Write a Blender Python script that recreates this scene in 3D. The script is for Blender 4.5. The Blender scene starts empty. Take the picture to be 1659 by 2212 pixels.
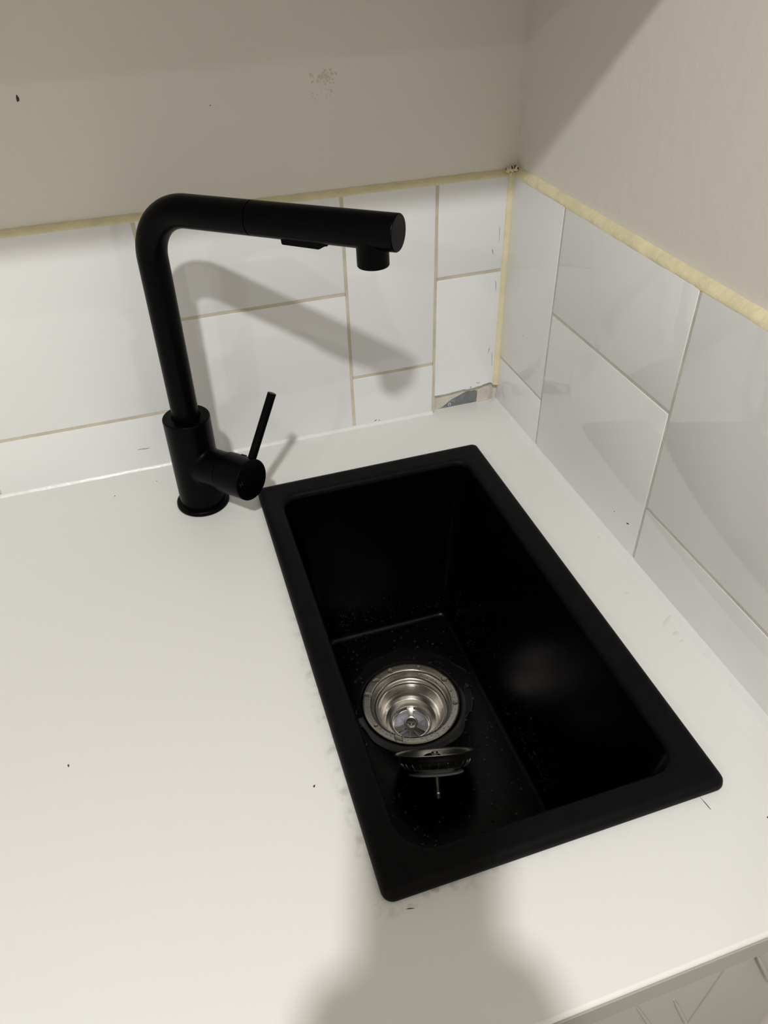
import bpy, bmesh, math, random
from mathutils import Vector, Matrix
from mathutils import noise as mnoise

random.seed(7)
SC = bpy.context.scene
COL = SC.collection
V = Vector

# ------------------------------------------------------------------ camera
F_PX, YAW, PITCH, ROLL = 1610.48, -0.2895, -0.6880, -0.0319
CAM = V((-0.3670, -0.7311, 0.4880))
cy_, sy_, cp_, sp_ = math.cos(YAW), math.sin(YAW), math.cos(PITCH), math.sin(PITCH)
FWD = V((-sy_ * cp_, cy_ * cp_, sp_))
RT0 = V((cy_, sy_, 0)); UP0 = RT0.cross(FWD)
RGT = RT0 * math.cos(ROLL) + UP0 * math.sin(ROLL)
UPV = UP0 * math.cos(ROLL) - RT0 * math.sin(ROLL)
cd = bpy.data.cameras.new('camera'); cam = bpy.data.objects.new('camera', cd); COL.objects.link(cam)
M = Matrix((RGT, UPV, -FWD)).transposed().to_4x4(); M.translation = CAM
cam.matrix_world = M
cd.sensor_fit = 'HORIZONTAL'; cd.sensor_width = 36.0; cd.lens = 36.0 * F_PX / 1659.0
cd.clip_start = 0.005; cd.clip_end = 30
SC.camera = cam

# ------------------------------------------------------------------ world, exposure, lamps
SC.view_settings.view_transform = 'Standard'; SC.view_settings.look = 'None'
SC.view_settings.gamma = 1.0; SC.view_settings.use_curve_mapping = False
SC.view_settings.exposure = 0.17
w = bpy.data.worlds.new('world'); SC.world = w; w.use_nodes = True
w.node_tree.nodes['Background'].inputs[0].default_value = (0.9, 0.93, 1.0, 1)
w.node_tree.nodes['Background'].inputs[1].default_value = 0.02
LAMP = V((-0.655, -1.38, 1.535))
POWER = 20.3
LAMP_COL = (1.0, 0.998, 0.985)
FILL_POWER = 8.5
CEIL = 1.55
def disk_lamp(name, loc, size, power, colr):
    ld = bpy.data.lights.new(name, 'AREA'); ld.shape = 'DISK'; ld.size = size
    ld.energy = power; ld.color = colr
    o = bpy.data.objects.new(name, ld); o.location = loc; COL.objects.link(o)
    return o
disk_lamp('downlight_lamp', LAMP, 0.085, POWER, LAMP_COL)
disk_lamp('added_fill_lamp_far', (-2.1, -2.2, LAMP.z), 0.085, FILL_POWER, LAMP_COL)  # unseen lamp added in the far corner as fill for the shadows

# ------------------------------------------------------------------ materials
def mat(name, col, rough=0.5, metal=0.0, spec=0.5, coat=0.0, bump=0.0, bscale=50, var=0.0, vscale=8, trans=0.0, ior=1.45, detail=3):
    m = bpy.data.materials.new(name); m.use_nodes = True
    nt = m.node_tree; b = nt.nodes['Principled BSDF']
    b.inputs['Base Color'].default_value = (*col, 1)
    b.inputs['Roughness'].default_value = rough; b.inputs['Metallic'].default_value = metal
    b.inputs['Specular IOR Level'].default_value = spec
    b.inputs['Coat Weight'].default_value = coat; b.inputs['Coat Roughness'].default_value = 0.03
    b.inputs['Transmission Weight'].default_value = trans; b.inputs['IOR'].default_value = ior
    tc = nt.nodes.new('ShaderNodeTexCoord')
    if var > 0:
        n = nt.nodes.new('ShaderNodeTexNoise'); n.inputs['Scale'].default_value = vscale; n.inputs['Detail'].default_value = detail
        mp = nt.nodes.new('ShaderNodeMapRange'); mp.inputs[1].default_value = 0.3; mp.inputs[2].default_value = 0.7
        mp.inputs[3].default_value = 1 - var; mp.inputs[4].default_value = 1 + var
        hs = nt.nodes.new('ShaderNodeHueSaturation'); hs.inputs['Color'].default_value = (*col, 1)
        nt.links.new(tc.outputs['Object'], n.inputs['Vector']); nt.links.new(n.outputs['Fac'], mp.inputs[0])
        nt.links.new(mp.outputs[0], hs.inputs['Value']); nt.links.new(hs.outputs[0], b.inputs['Base Color'])
    if bump > 0:
        n = nt.nodes.new('ShaderNodeTexNoise'); n.inputs['Scale'].default_value = bscale; n.inputs['Detail'].default_value = detail
        bp = nt.nodes.new('ShaderNodeBump'); bp.inputs['Strength'].default_value = 1.0; bp.inputs['Distance'].default_value = bump
        nt.links.new(tc.outputs['Object'], n.inputs['Vector']); nt.links.new(n.outputs['Fac'], bp.inputs['Height'])
        nt.links.new(bp.outputs[0], b.inputs['Normal'])
    return m

MAT = {}
MAT['paint'] = mat('wall_paint', (0.80, 0.762, 0.697), 0.6, spec=0.3, bump=0.0004, bscale=90, var=0.02, vscale=4)
MAT['tile'] = mat('glazed_tile', (0.85, 0.853, 0.853), 0.04, spec=0.62, bump=0.00005, bscale=7, detail=1)
MAT['grout'] = mat('beige_grout', (0.62, 0.57, 0.45), 0.85, bump=0.0006, bscale=500, var=0.12, vscale=40)
MAT['grout_pale'] = mat('pale_grout', (0.64, 0.61, 0.55), 0.85, bump=0.0006, bscale=500, var=0.1, vscale=40)
MAT['caulk_y'] = mat('yellowed_caulk', (0.80, 0.725, 0.48), 0.6, spec=0.35, bump=0.0012, bscale=120, var=0.08, vscale=45)
MAT['caulk_w'] = mat('white_silicone', (0.82, 0.82, 0.81), 0.3, bump=0.0008, bscale=70)
MAT['cement'] = mat('adhesive', (0.62, 0.58, 0.52), 0.85, bump=0.001, bscale=200, var=0.1, vscale=60)
MAT['cement_grey'] = mat('grey_cement', (0.185, 0.20, 0.20), 0.7, bump=0.0006, bscale=200, var=0.22, vscale=90)
MAT['plaster'] = mat('cream_plaster', (0.66, 0.60, 0.54), 0.8, bump=0.001, bscale=150, var=0.12, vscale=80)
MAT['chalk'] = mat('chalk_white', (0.75, 0.76, 0.75), 0.8)
MAT['soil'] = mat('dark_speck', (0.06, 0.05, 0.045), 0.8)
MAT['rust'] = mat('brown_smear', (0.42, 0.33, 0.22), 0.8)
MAT['smudge'] = mat('beige_smudge', (0.66, 0.60, 0.51), 0.8)
MAT['black'] = mat('matte_black_powder_coat', (0.0014, 0.0014, 0.0017), 0.33, spec=0.07, bump=0.00004, bscale=1500, var=0.06, vscale=30)
MAT['black_print'] = mat('oval_mark_black', (0.0020, 0.0020, 0.0022), 0.5, spec=0.08)
MAT['granite'] = mat('black_composite', (0.0036, 0.0036, 0.0041), 0.5, spec=0.10, bump=0.00012, bscale=900, var=0.22, vscale=120)
MAT['bowlmat'] = mat('black_composite_bowl', (0.0008, 0.0008, 0.0018), 0.25, spec=0.20, bump=0.00006, bscale=600)
MAT['steel'] = mat('stainless_steel', (0.66, 0.63, 0.585), 0.25, metal=1.0, bump=0.00003, bscale=300)
MAT['steel_dk'] = mat('stainless_steel_worn', (0.62, 0.60, 0.57), 0.36, metal=1.0, bump=0.00008, bscale=300)
MAT['plastic'] = mat('grey_white_plastic', (0.82, 0.82, 0.88), 0.45)
MAT['rubber'] = mat('grey_rubber', (0.62, 0.63, 0.66), 0.5)
MAT['water'] = mat('water', (1, 1, 1), 0.02, trans=1.0, ior=1.33)
MAT['droplet'] = mat('water_droplet', (1, 1, 1), 0.14, trans=1.0, ior=1.33, spec=1.0)
MAT['clear_glue'] = mat('clear_glue', (0.77, 0.765, 0.735), 0.04, spec=0.6)
MAT['letter'] = mat('grey_print', (0.035, 0.035, 0.038), 0.5)
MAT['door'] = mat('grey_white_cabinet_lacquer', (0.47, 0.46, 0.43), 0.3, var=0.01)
MAT['edge'] = mat('edge_strip_painted_shade', (0.40, 0.39, 0.355), 0.35)  # worktop front face darkened in colour to stand for its shade
MAT['floor'] = mat('floor_tile', (0.42, 0.39, 0.35), 0.35, var=0.1)
MAT['glow'] = mat('lamp_glow', (1, 1, 1), 0.5)
gb = MAT['glow'].node_tree.nodes['Principled BSDF']; gb.inputs['Emission Color'].default_value = (1, .95, .88, 1); gb.inputs['Emission Strength'].default_value = 6
MAT['phone'] = mat('phone_glass', (0.03, 0.03, 0.035), 0.15)
MAT['skin'] = mat('skin', (0.45, 0.27, 0.19), 0.5, var=0.05)
MAT['sleeve'] = mat('dark_knit', (0.05, 0.055, 0.07), 0.9, bump=0.001, bscale=300)

# sink footprint on the worktop
SX0, SX1, SY0, SY1 = -0.3161, -0.0640, -0.5335, -0.0885

def worktop_material():
    m = mat('white_worktop', (0.82, 0.815, 0.785), 0.33, spec=0.4, bump=0.0002, bscale=14, detail=1)
    nt = m.node_tree; N = nt.nodes; L = nt.links; b = N['Principled BSDF']
    def math_(op, a, c=None, clamp=False):
        n = N.new('ShaderNodeMath'); n.operation = op; n.use_clamp = clamp
        for i, v in enumerate((a, c)):
            if v is None: continue
            if isinstance(v, (int, float)): n.inputs[i].default_value = v
            else: L.new(v, n.inputs[i])
        return n.outputs[0]
    tc = N.new('ShaderNodeTexCoord'); sp = N.new('ShaderNodeSeparateXYZ'); L.new(tc.outputs['Object'], sp.inputs[0])
    cx, cy, hx, hy = (SX0 + SX1) / 2, (SY0 + SY1) / 2, (SX1 - SX0) / 2, (SY1 - SY0) / 2
    dx = math_('SUBTRACT', math_('ABSOLUTE', math_('SUBTRACT', sp.outputs[0], cx)), hx)
    dy = math_('SUBTRACT', math_('ABSOLUTE', math_('SUBTRACT', sp.outputs[1], cy)), hy)
    d = math_('MAXIMUM', dx, dy)
    band = math_('SUBTRACT', 1.0, math_('DIVIDE', d, 0.010), True)
    leftish = math_('MULTIPLY', math_('SUBTRACT', -0.20, sp.outputs[0]), 12.0, True)      # the mess lies along the near left edge
    nearish = math_('MULTIPLY', math_('SUBTRACT', -0.22, sp.outputs[1]), 6.0, True)
    loc = math_('MULTIPLY', leftish, nearish)
    no = N.new('ShaderNodeTexNoise'); no.inputs['Scale'].default_value = 110; no.inputs['Detail'].default_value = 6
    L.new(tc.outputs['Object'], no.inputs['Vector'])
    nn = math_('MULTIPLY', math_('SUBTRACT', no.outputs['Fac'], 0.50), 6.0, True)
    mask = math_('MULTIPLY', math_('MULTIPLY', band, nn), math_('ADD', 0.08, math_('MULTIPLY', loc, 0.5)))
    mx = N.new('ShaderNodeMix'); mx.data_type = 'RGBA'
    mx.inputs[6].default_value = (0.82, 0.815, 0.785, 1); mx.inputs[7].default_value = (0.36, 0.31, 0.24, 1)
    L.new(mask, mx.inputs[0])
    # scattered specks
    vo = N.new('ShaderNodeTexVoronoi'); vo.inputs['Scale'].default_value = 16; L.new(tc.outputs['Object'], vo.inputs['Vector'])
    sc = N.new('ShaderNodeSeparateColor'); L.new(vo.outputs['Color'], sc.inputs[0])
    speck = math_('MULTIPLY', math_('LESS_THAN', vo.outputs['Distance'], 0.016), math_('GREATER_THAN', sc.outputs[0], 0.6))
    mx2 = N.new('ShaderNodeMix'); mx2.data_type = 'RGBA'; L.new(mx.outputs[2], mx2.inputs[6]); mx2.inputs[7].default_value = (0.2, 0.16, 0.12, 1)
    L.new(math_('MULTIPLY', speck, 0.7), mx2.inputs[0])
    L.new(mx2.outputs[2], b.inputs['Base Color'])
    return m
MAT['worktop'] = worktop_material()

# ------------------------------------------------------------------ helpers
def obj(name, bm, m, parent=None, smooth=False, kind=None, angle=None):
    me = bpy.data.meshes.new(name); 
    bmesh.ops.recalc_face_normals(bm, faces=bm.faces[:])
    bm.to_mesh(me); bm.free(); me.materials.append(MAT[m])
    o = bpy.data.objects.new(name, me); COL.objects.link(o)
    if parent: o.parent = parent
    if smooth:
        for p in me.polygons: p.use_smooth = True
        me.set_sharp_from_angle(angle=math.radians(angle or 40))
    if kind: o['kind'] = kind
    return o
def tag(o, label=None, cat=None, group=None):
    if label: o['label'] = label
    if cat: o['category'] = cat
    if group: o['group'] = group
    return o
def thing(name, label, cat, group=None):
    o = bpy.data.objects.new(name, None); COL.objects.link(o); o.empty_display_size = 0.05
    return tag(o, label, cat, group)
def set_origin(root, loc):
    root.location = loc
    for c in root.children: c.location = c.location - V(loc)
def box(bm, lo, hi, bev=0, seg=2):
    t = bmesh.new() if bev else bm
    vs = [t.verts.new((x, y, z)) for x in (lo[0], hi[0]) for y in (lo[1], hi[1]) for z in (lo[2], hi[2])]
    for f in ((0, 1, 3, 2), (4, 6, 7, 5), (0, 4, 5, 1), (2, 3, 7, 6), (0, 2, 6, 4), (1, 5, 7, 3)): t.faces.new([vs[i] for i in f])
    if bev:
        bmesh.ops.bevel(t, geom=t.edges[:], offset=bev, segments=seg, affect='EDGES', profile=0.5)
        merge(bm, t)
    return bm
def merge(bm, t):
    mp = {v: bm.verts.new(v.co) for v in t.verts}
    for f in t.faces: bm.faces.new([mp[v] for v in f.verts])
    t.free()
def newbox(lo, hi, bev=0, seg=2): return box(bmesh.new(), lo, hi, bev, seg)
def frame_from(axis, hint=V((0, 0, 1))):
    a = axis.normalized()
    if abs(a.dot(hint)) > 0.98: hint = V((1, 0, 0))
    x = hint.cross(a).normalized(); y = a.cross(x)
    return x, y, a
def lathe(bm, origin, axis, prof, n=48, closed=False):
    """prof: (radius, height along axis). r == 0 closes to a point"""
    x, y, a = frame_from(axis); rings = []
    full = [prof[0]]          # holding rings keep long straight runs evenly shaded
    for (r0, h0), (r1, h1) in zip(prof, prof[1:]):
        ln = math.hypot(r1 - r0, h1 - h0)
        if ln > 0.004 and r0 > 0 and r1 > 0:
            for t in (0.0005 / ln, 1 - 0.0005 / ln): full.append((r0 + (r1 - r0) * t, h0 + (h1 - h0) * t))
        full.append((r1, h1))
    for r, h in full:
        if r <= 1e-7: rings.append([bm.verts.new(origin + a * h)])
        else: rings.append([bm.verts.new(origin + a * h + (x * math.cos(t) + y * math.sin(t)) * r) for t in [2 * math.pi * k / n for k in range(n)]])
    seq = list(zip(rings, rings[1:]))
    if closed: seq.append((rings[-1], rings[0]))
    for A, B in seq:
        for k in range(n):
            k2 = (k + 1) % n
            if len(A) == 1 and len(B) == 1: continue
            if len(A) == 1: bm.faces.new((A[0], B[k], B[k2]))
            elif len(B) == 1: bm.faces.new((A[k], A[k2], B[0]))
            else: bm.faces.new((A[k], A[k2], B[k2], B[k]))
    return bm
def sweep(bm, pts, radii, n=40, caps=True):
    """tube along points with parallel-transported frames"""
    rings = []; tan = []
    for i in range(len(pts)):
        a = pts[max(0, i - 1)]; b = pts[min(len(pts) - 1, i + 1)]; tan.append((b - a).normalized())
    x, y, _ = frame_from(tan[0])
    for i, p in enumerate(pts):
        if i: 
            q = tan[i - 1].rotation_difference(tan[i]); x = q @ x; y = q @ y
        r = radii[i] if isinstance(radii, (list, tuple)) else radii
        rings.append([bm.verts.new(p + (x * math.cos(t) + y * math.sin(t)) * r) for t in [2 * math.pi * k / n for k in range(n)]])
    for A, B in zip(rings, rings[1:]):
        for k in range(n): bm.faces.new((A[k], A[(k + 1) % n], B[(k + 1) % n], B[k]))
    if caps: bm.faces.new(rings[0]); bm.faces.new(rings[-1])
    return bm
def rrect(x0, x1, y0, y1, r, n=8, mid=0):
    """rounded rectangle, counter-clockwise; r may be a dict per corner"""
    out = []
    for cx, cy, a0, k in ((x1, y1, 0, 'br'), (x0, y1, 90, 'bl'), (x0, y0, 180, 'fl'), (x1, y0, 270, 'fr')):
        rr = r[k] if isinstance(r, dict) else r
        sx = -1 if cx == x1 else 1; sy = -1 if cy == y1 else 1
        for i in range(n + 1):
            a = math.radians(a0 + 90 * i / n)
            out.append((cx + sx * rr + rr * math.cos(a), cy + sy * rr + rr * math.sin(a)))
    if mid:        # extra points along the straight sides
        res = []; m = n + 1
        for q in range(4):
            res += out[q * m:(q + 1) * m]; a = out[(q + 1) * m - 1]; b = out[((q + 1) * m) % (4 * m)]
            res += [(a[0] + (b[0] - a[0]) * i / (mid + 1), a[1] + (b[1] - a[1]) * i / (mid + 1)) for i in range(1, mid + 1)]
        out = res
    return out
def loft(bm, loops):
    L = [[bm.verts.new(p) for p in lp] for lp in loops]
    for A, B in zip(L, L[1:]):
        n = len(A)
        for k in range(n): bm.faces.new((A[k], A[(k + 1) % n], B[(k + 1) % n], B[k]))
    return L
def prism(bm, pts, d):
    """closed polygon pts (3-D) extruded by vector d"""
    A = [bm.verts.new(p) for p in pts]; B = [bm.verts.new(V(p) + d) for p in pts]
    n = len(A); bm.faces.new(A); bm.faces.new(B[::-1])
    for k in range(n): bm.faces.new((A[k], B[k], B[(k + 1) % n], A[(k + 1) % n]))
    return bm
def dome(bm, c, nrm, rx, ry, h, n=10, rings=3, rot=0.0, irr=0.0):
    """a flattened drop sitting on a surface"""
    x, y, a = frame_from(nrm); x, y = x * math.cos(rot) + y * math.sin(rot), y * math.cos(rot) - x * math.sin(rot)
    ph = [1 + irr * math.sin(2 * 2 * math.pi * k / n + c.x * 900) + irr * 0.7 * math.sin(3 * 2 * math.pi * k / n + c.y * 1300) for k in range(n)]
    prev = None
    for j in range(rings + 1):
        e = math.pi / 2 * j / rings
        cr, ch = math.cos(e), math.sin(e)
        if j == rings: ring = [bm.verts.new(c + a * h)]
        else: ring = [bm.verts.new(c + a * (h * ch) + x * (rx * cr * ph[k] * math.cos(2 * math.pi * k / n)) + y * (ry * cr * ph[k] * math.sin(2 * math.pi * k / n))) for k in range(n)]
        if prev:
            for k in range(n):
                if len(ring) == 1: bm.faces.new((prev[k], prev[(k + 1) % n], ring[0]))
                else: bm.faces.new((prev[k], prev[(k + 1) % n], ring[(k + 1) % n], ring[k]))
        else: bm.faces.new(ring[::-1])
        prev = ring

# ------------------------------------------------------------------ room shell
HS = 0.2665            # top of the tiled strip above the worktop
XL, YF, ZF = -2.9, -2.9, -0.90
SUB = 0.0070            # wall plane lies this far behind the tile faces
def struct(name, lo, hi, m, label):
    o = obj(name, newbox(lo, hi), m, kind='structure'); o['label'] = label; return o
wall_back = struct('wall_back', (XL, SUB, ZF), (0.1, 0.105, CEIL), 'paint', 'off-white painted back wall above the tile strip')
wall_right = struct('wall_right', (SUB, YF, ZF), (0.105, SUB, CEIL), 'paint', 'off-white painted right wall with a slanting shadow edge')
struct('wall_left', (XL - 0.1, YF, ZF), (XL, SUB, CEIL), 'paint', 'off-white painted wall on the left out of view')
struct('wall_front', (XL - 0.1, YF - 0.1, ZF), (0.105, YF, CEIL), 'paint', 'off-white painted wall behind the camera')
struct('floor', (XL - 0.1, YF - 0.1, ZF - 0.05), (0.105, 0.105, ZF), 'floor', 'grey-brown floor below the cabinets')
struct('ceiling', (XL - 0.1, YF - 0.1, CEIL), (0.105, 0.105, CEIL + 0.05), 'paint', 'off-white ceiling out of view')

# tiles: glazed, each with its own softened edge; parts of their wall
G = 0.0016             # half joint
def tile_mesh(a0, a1, z0, z1, wall, bottom=None):
    """a = coordinate along the wall; front face at 0, back at SUB"""
    bm = bmesh.new(); lip = 0.0010
    def P(a, d, z): return (a, d, z) if wall == 'b' else (d, a, z)
    if bottom is None: outline = [(a0, z0), (a1, z0), (a1, z1), (a0, z1)]
    else: outline = bottom + [(a1, z1), (a0, z1)]
    cx = sum(p[0] for p in outline) / len(outline); cz = sum(p[1] for p in outline) / len(outline)
    def inset(p, d):
        if bottom is None or p[1] > 0.1:
            return (p[0] + (d if p[0] < cx else -d), p[1] + (d if p[1] < cz else -d))
        return (min(max(p[0], a0 + d), a1 - d), p[1])
    loops = [[P(a, SUB, z) for a, z in outline], [P(a, lip, z) for a, z in outline],
             [P(*((lambda q: (q[0], lip * 0.3, q[1]))(inset(p, lip * 0.35)))) for p in outline],
             [P(*((lambda q: (q[0], 0, q[1]))(inset(p, lip)))) for p in outline]]
    L = loft(bm, loops); bm.faces.new(L[-1]); bm.faces.new(L[0][::-1])
    return bm
def add_tile(a0, a1, z0, z1, wall, parent, bottom=None):
    o = obj('tile', tile_mesh(a0, a1, z0, z1, wall, bottom), 'tile', parent, smooth=True, angle=50)
    return o
gb_back, gb_right = bmesh.new(), bmesh.new()
def gro(bm, wall, a0, a1, z0, z1, d=0.0007):
    if wall == 'b': box(bm, (a0, d, z0), (a1, SUB + 0.001, z1))
    else: box(bm, (d, a0, z0), (SUB + 0.001, a1, z1))
# back wall columns (right to left): x limits, joint height
cols = [(-0.0823, -0.0045, 0.1680), (-0.1824, -0.0823, 0.0667), (-0.3795, -0.1824, 0.1670), (-0.5795, -0.3795, 0.0665)]
x = -0.5795; k = 0
while x > -1.9:
    cols.append((x - 0.2, x, 0.167 if k % 2 == 0 else 0.0665)); x -= 0.2; k += 1
for i, (a0, a1, zj) in enumerate(cols):
    g1 = G if i else 0.0
    if i == 0:
        rag = [(a0 + G, 0.0234), (-0.0723, 0.0231), (-0.0617, 0.0234), (-0.0560, 0.0242), (-0.051, 0.0244), (-0.0450, 0.0250), (-0.0419, 0.0253), (-0.0387, 0.0240),
               (-0.0340, 0.0246), (-0.0303, 0.0244), (-0.0250, 0.0256), (-0.0218, 0.0254), (-0.0160, 0.0272), (-0.0127, 0.0275), (-0.0095, 0.0281), (a1, 0.0268)]
        t = add_tile(a0 + G, a1, 0.022, zj - G, 'b', wall_back, rag)
        t['label'] = 'white tile with broken bottom edge'
    else:
        add_tile(a0 + G, a1 - g1, 0.0005, zj - G, 'b', wall_back)
    add_tile(a0 + G, a1 - g1, zj + G, HS, 'b', wall_back)
    gro(gb_back, 'b', a0 - G - 0.0003, a0 + G + 0.0003, 0.0, HS)
    gro(gb_back, 'b', a0 + G, a1 - g1, zj - G - 0.0002, zj + G + 0.0002)
obj('grout', gb_back, 'grout', wall_back)['label'] = 'beige grout lines between back tiles'
rcols = [(-0.1100, -0.0008, 0.0629), (-0.3103, -0.1100, 0.1631), (-0.5106, -0.3103, 0.0661), (-0.6220, -0.5106, 0.1631)]
GR = 0.0013
for i, (a0, a1, zj) in enumerate(rcols):
    add_tile(a0 + GR, a1 - (GR if i else 0), 0.0005, zj - GR, 'r', wall_right)
    add_tile(a0 + GR, a1 - (GR if i else 0), zj + GR, HS, 'r', wall_right)
    gro(gb_right, 'r', a0 - GR - 0.0002, a0 + GR + 0.0002, 0.0, HS, 0.0006)
    gro(gb_right, 'r', a0 + GR, a1 - (GR if i else 0), zj - GR - 0.0002, zj + GR + 0.0002, 0.0006)
obj('grout', gb_right, 'grout_pale', wall_right)['label'] = 'pale grout lines between right tiles'

# beads of caulk: cross-section swept with an uneven edge
def bead(path, prof, wob, seed):
    """path(t) -> point, prof: list of (d_out, d_up) ; path runs along a wall; wob = amplitude"""
    bm = bmesh.new(); rings = []
    for j, (p, out, up) in enumerate(path):
        r = []
        for k, (do, du) in enumerate(prof):
            n1 = mnoise.noise(V((p.x * 60 + seed, p.y * 60, p.z * 60 + k * 1.7))) + 0.5 * mnoise.noise(V((p.x * 190 + seed, p.y * 190, p.z * 190 + k * 0.6)))
            r.append(bm.verts.new(p + out * (do * (1 + 0.07 * n1)) + up * (du + wob * n1)))
        rings.append(r)
    for A, B in zip(rings, rings[1:]):
        for k in range(len(prof)):
            k2 = (k + 1) % len(prof); bm.faces.new((A[k], A[k2], B[k2], B[k]))
    bm.faces.new(rings[0]); bm.faces.new(rings[-1])
    return bm
n = 420
Yn, Xn, Zp = V((0, -1, 0)), V((-1, 0, 0)), V((0, 0, 1))
top_prof = [(-0.0005, -0.0010), (0.0068, -0.0008), (0.0070, 0.0004), (0.0056, 0.0022), (0.0032, 0.0040), (0.0008, 0.0050), (-0.0005, 0.0052)]
p = [(V((-1.9 + 1.899 * i / n, SUB, HS)), Yn, Zp) for i in range(n + 1)]
obj('caulk_bead', bead(p, top_prof, 0.00055, 1), 'caulk_y', wall_back, smooth=True, angle=60)['label'] = 'yellowed caulk along top of back tiles'
top_prof_r = [(a, b * 1.4 if b > 0 else b) for a, b in top_prof]
p = [(V((SUB, -0.63 + 0.635 * i / 220, HS)), Xn, Zp) for i in range(221)]
obj('caulk_bead', bead(p, top_prof_r, 0.0005, 9), 'caulk_y', wall_right, smooth=True, angle=60)['label'] = 'yellowed caulk along top of right tiles'
# corner bead
bm = bmesh.new(); rings = []
for i in range(91):
    z = 0.024 + (HS + 0.003 - 0.024) * i / 90
    wv = 1 + 0.16 * mnoise.noise(V((0, 3, z * 70))) + 0.1 * mnoise.noise(V((0, 8, z * 240)))
    r = [V((SUB, SUB, z)), V((-0.0052 * wv, SUB, z)), V((-0.0052 * wv, 0.0001, z)), V((-0.0042 * wv, -0.0008, z)), V((-0.0018, -0.0016 * wv, z)), V((-0.0004, -0.0024 * wv, z)), V((SUB, -0.0024 * wv, z))]
    rings.append([bm.verts.new(q) for q in r])
for A, B in zip(rings, rings[1:]):
    for k in range(7): bm.faces.new((A[k], A[(k + 1) % 7], B[(k + 1) % 7], B[k]))
bm.faces.new(rings[0]); bm.faces.new(rings[-1])
obj('caulk_bead', bm, 'caulk_y', wall_back, smooth=True, angle=60)['label'] = 'yellowed caulk down the tiled corner'
# crumb of old filler where the beads meet
bm = bmesh.new()
for s, (px, py, pz, r) in enumerate([(-0.002, -0.001, HS + 0.006, 0.0032), (-0.006, 0.0005, HS + 0.005, 0.0026), (0.001, -0.004, HS + 0.007, 0.0026), (-0.0035, -0.002, HS + 0.0015, 0.002)]):
    t = bmesh.new(); bmesh.ops.create_icosphere(t, subdivisions=2, radius=r)
    for v in t.verts: v.co = V((px, py, pz)) + v.co * (1 + 0.35 * mnoise.noise(v.co * 900 + V((s, 0, 0))))
    merge(bm, t)
obj('filler_crumb', bm, 'caulk_y', wall_back, smooth=True)['label'] = 'crumbled caulk in the corner'
bm = bmesh.new()
for px, py, pz, r in [(-0.0035, -0.0035, HS + 0.0085, 0.0009), (0.0015, -0.0065, HS + 0.008, 0.0008), (-0.001, -0.0045, HS + 0.0093, 0.0009), (-0.009, -0.001, HS + 0.007, 0.0006)]:
    dome(bm, V((px, py, pz)), V((-.4, -.7, .5)), r, r * 1.8, r * 0.6, irr=0.3)
obj('dirt_speck', bm, 'soil', wall_back)
# white silicone at the worktop
wp = [(-0.0005, -0.0004), (0.0030, -0.0004), (0.0023, 0.0006), (0.0013, 0.0016), (0.0004, 0.0030), (-0.0005, 0.0032)]
p = [(V((-1.9 + (1.9 - 0.0835) * i / 260, 0, 0)), Yn, Zp) for i in range(261)]
obj('silicone_bead', bead(p, wp, 0.00018, 4), 'caulk_w', wall_back, smooth=True, angle=60)['label'] = 'white silicone bead at foot of back tiles'
wp2 = [(a * 2.1, b * 1.7) for a, b in wp]
p = [(V((0, -0.622 + 0.620 * i / 160, 0)), Xn, Zp) for i in range(161)]
obj('silicone_bead', bead(p, wp2, 0.0003, 5), 'caulk_w', wall_right, smooth=True, angle=60)['label'] = 'white silicone bead at foot of right tiles'

# the bared strip under the broken tile
def wall_poly(pts, y, th): # (x, z) polygon proud of plane y by th
    bm = bmesh.new(); prism(bm, [(a, y, z) for a, z in pts], V((0, -th, 0))); return bm
obj('adhesive_patch', wall_poly([(-0.0806, 0.0), (-0.0806, 0.0262), (-0.0005, 0.030), (-0.0005, 0.0)], SUB + 0.0005, 0.0007), 'cement', wall_back)['label'] = 'bare adhesive where tile is missing'
gp = [(-0.0735, 0.0), (-0.0700, 0.0), (-0.0667, 0.0022), (-0.061, 0.0062), (-0.0553, 0.0098), (-0.047, 0.0132), (-0.0408, 0.0158), (-0.037, 0.0168), (-0.0323, 0.0171), (-0.0295, 0.0164), (-0.0265, 0.0170), (-0.0228, 0.0155), (-0.0222, 0.0100), (-0.0227, 0.0)]
obj('cement_patch', wall_poly(gp, SUB - 0.0001, 0.0006), 'cement_grey', wall_back)['label'] = 'dark grey cement patch'
pp = [(-0.0227, 0.0), (-0.0221, 0.0165), (-0.0138, 0.0195), (-0.0075, 0.0195), (-0.0052, 0.0180), (-0.0048, 0.0123), (-0.0052, 0.0060), (-0.0070, 0.0)]
o = obj('plaster_lump', wall_poly(pp, SUB - 0.0001, 0.0018), 'plaster', wall_back); o['label'] = 'cream plaster lump beside the cement'
bv = o.modifiers.new('bevel', 'BEVEL'); bv.width = 0.0006; bv.segments = 2
bm = bmesh.new(); c0 = V((-0.0585, SUB - 0.00075, 0.0035))
for j in range(12):
    a = math.radians(-40 + 25 * j); dome(bm, c0 + V((0.0014 * math.cos(a), 0, 0.0020 * math.sin(a))), V((0, -1, 0)), 0.0005, 0.0005, 0.00015, n=6, rings=2)
for dx_, dz_ in ((0.003, 0.004), (0.0042, 0.0048), (0.006, 0.003), (0.016, 0.007)): dome(bm, c0 + V((dx_, 0, dz_)), V((0, -1, 0)), 0.0006, 0.0003, 0.00015, n=6, rings=2)
obj('chalk_mark', bm, 'chalk', wall_back)

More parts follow.
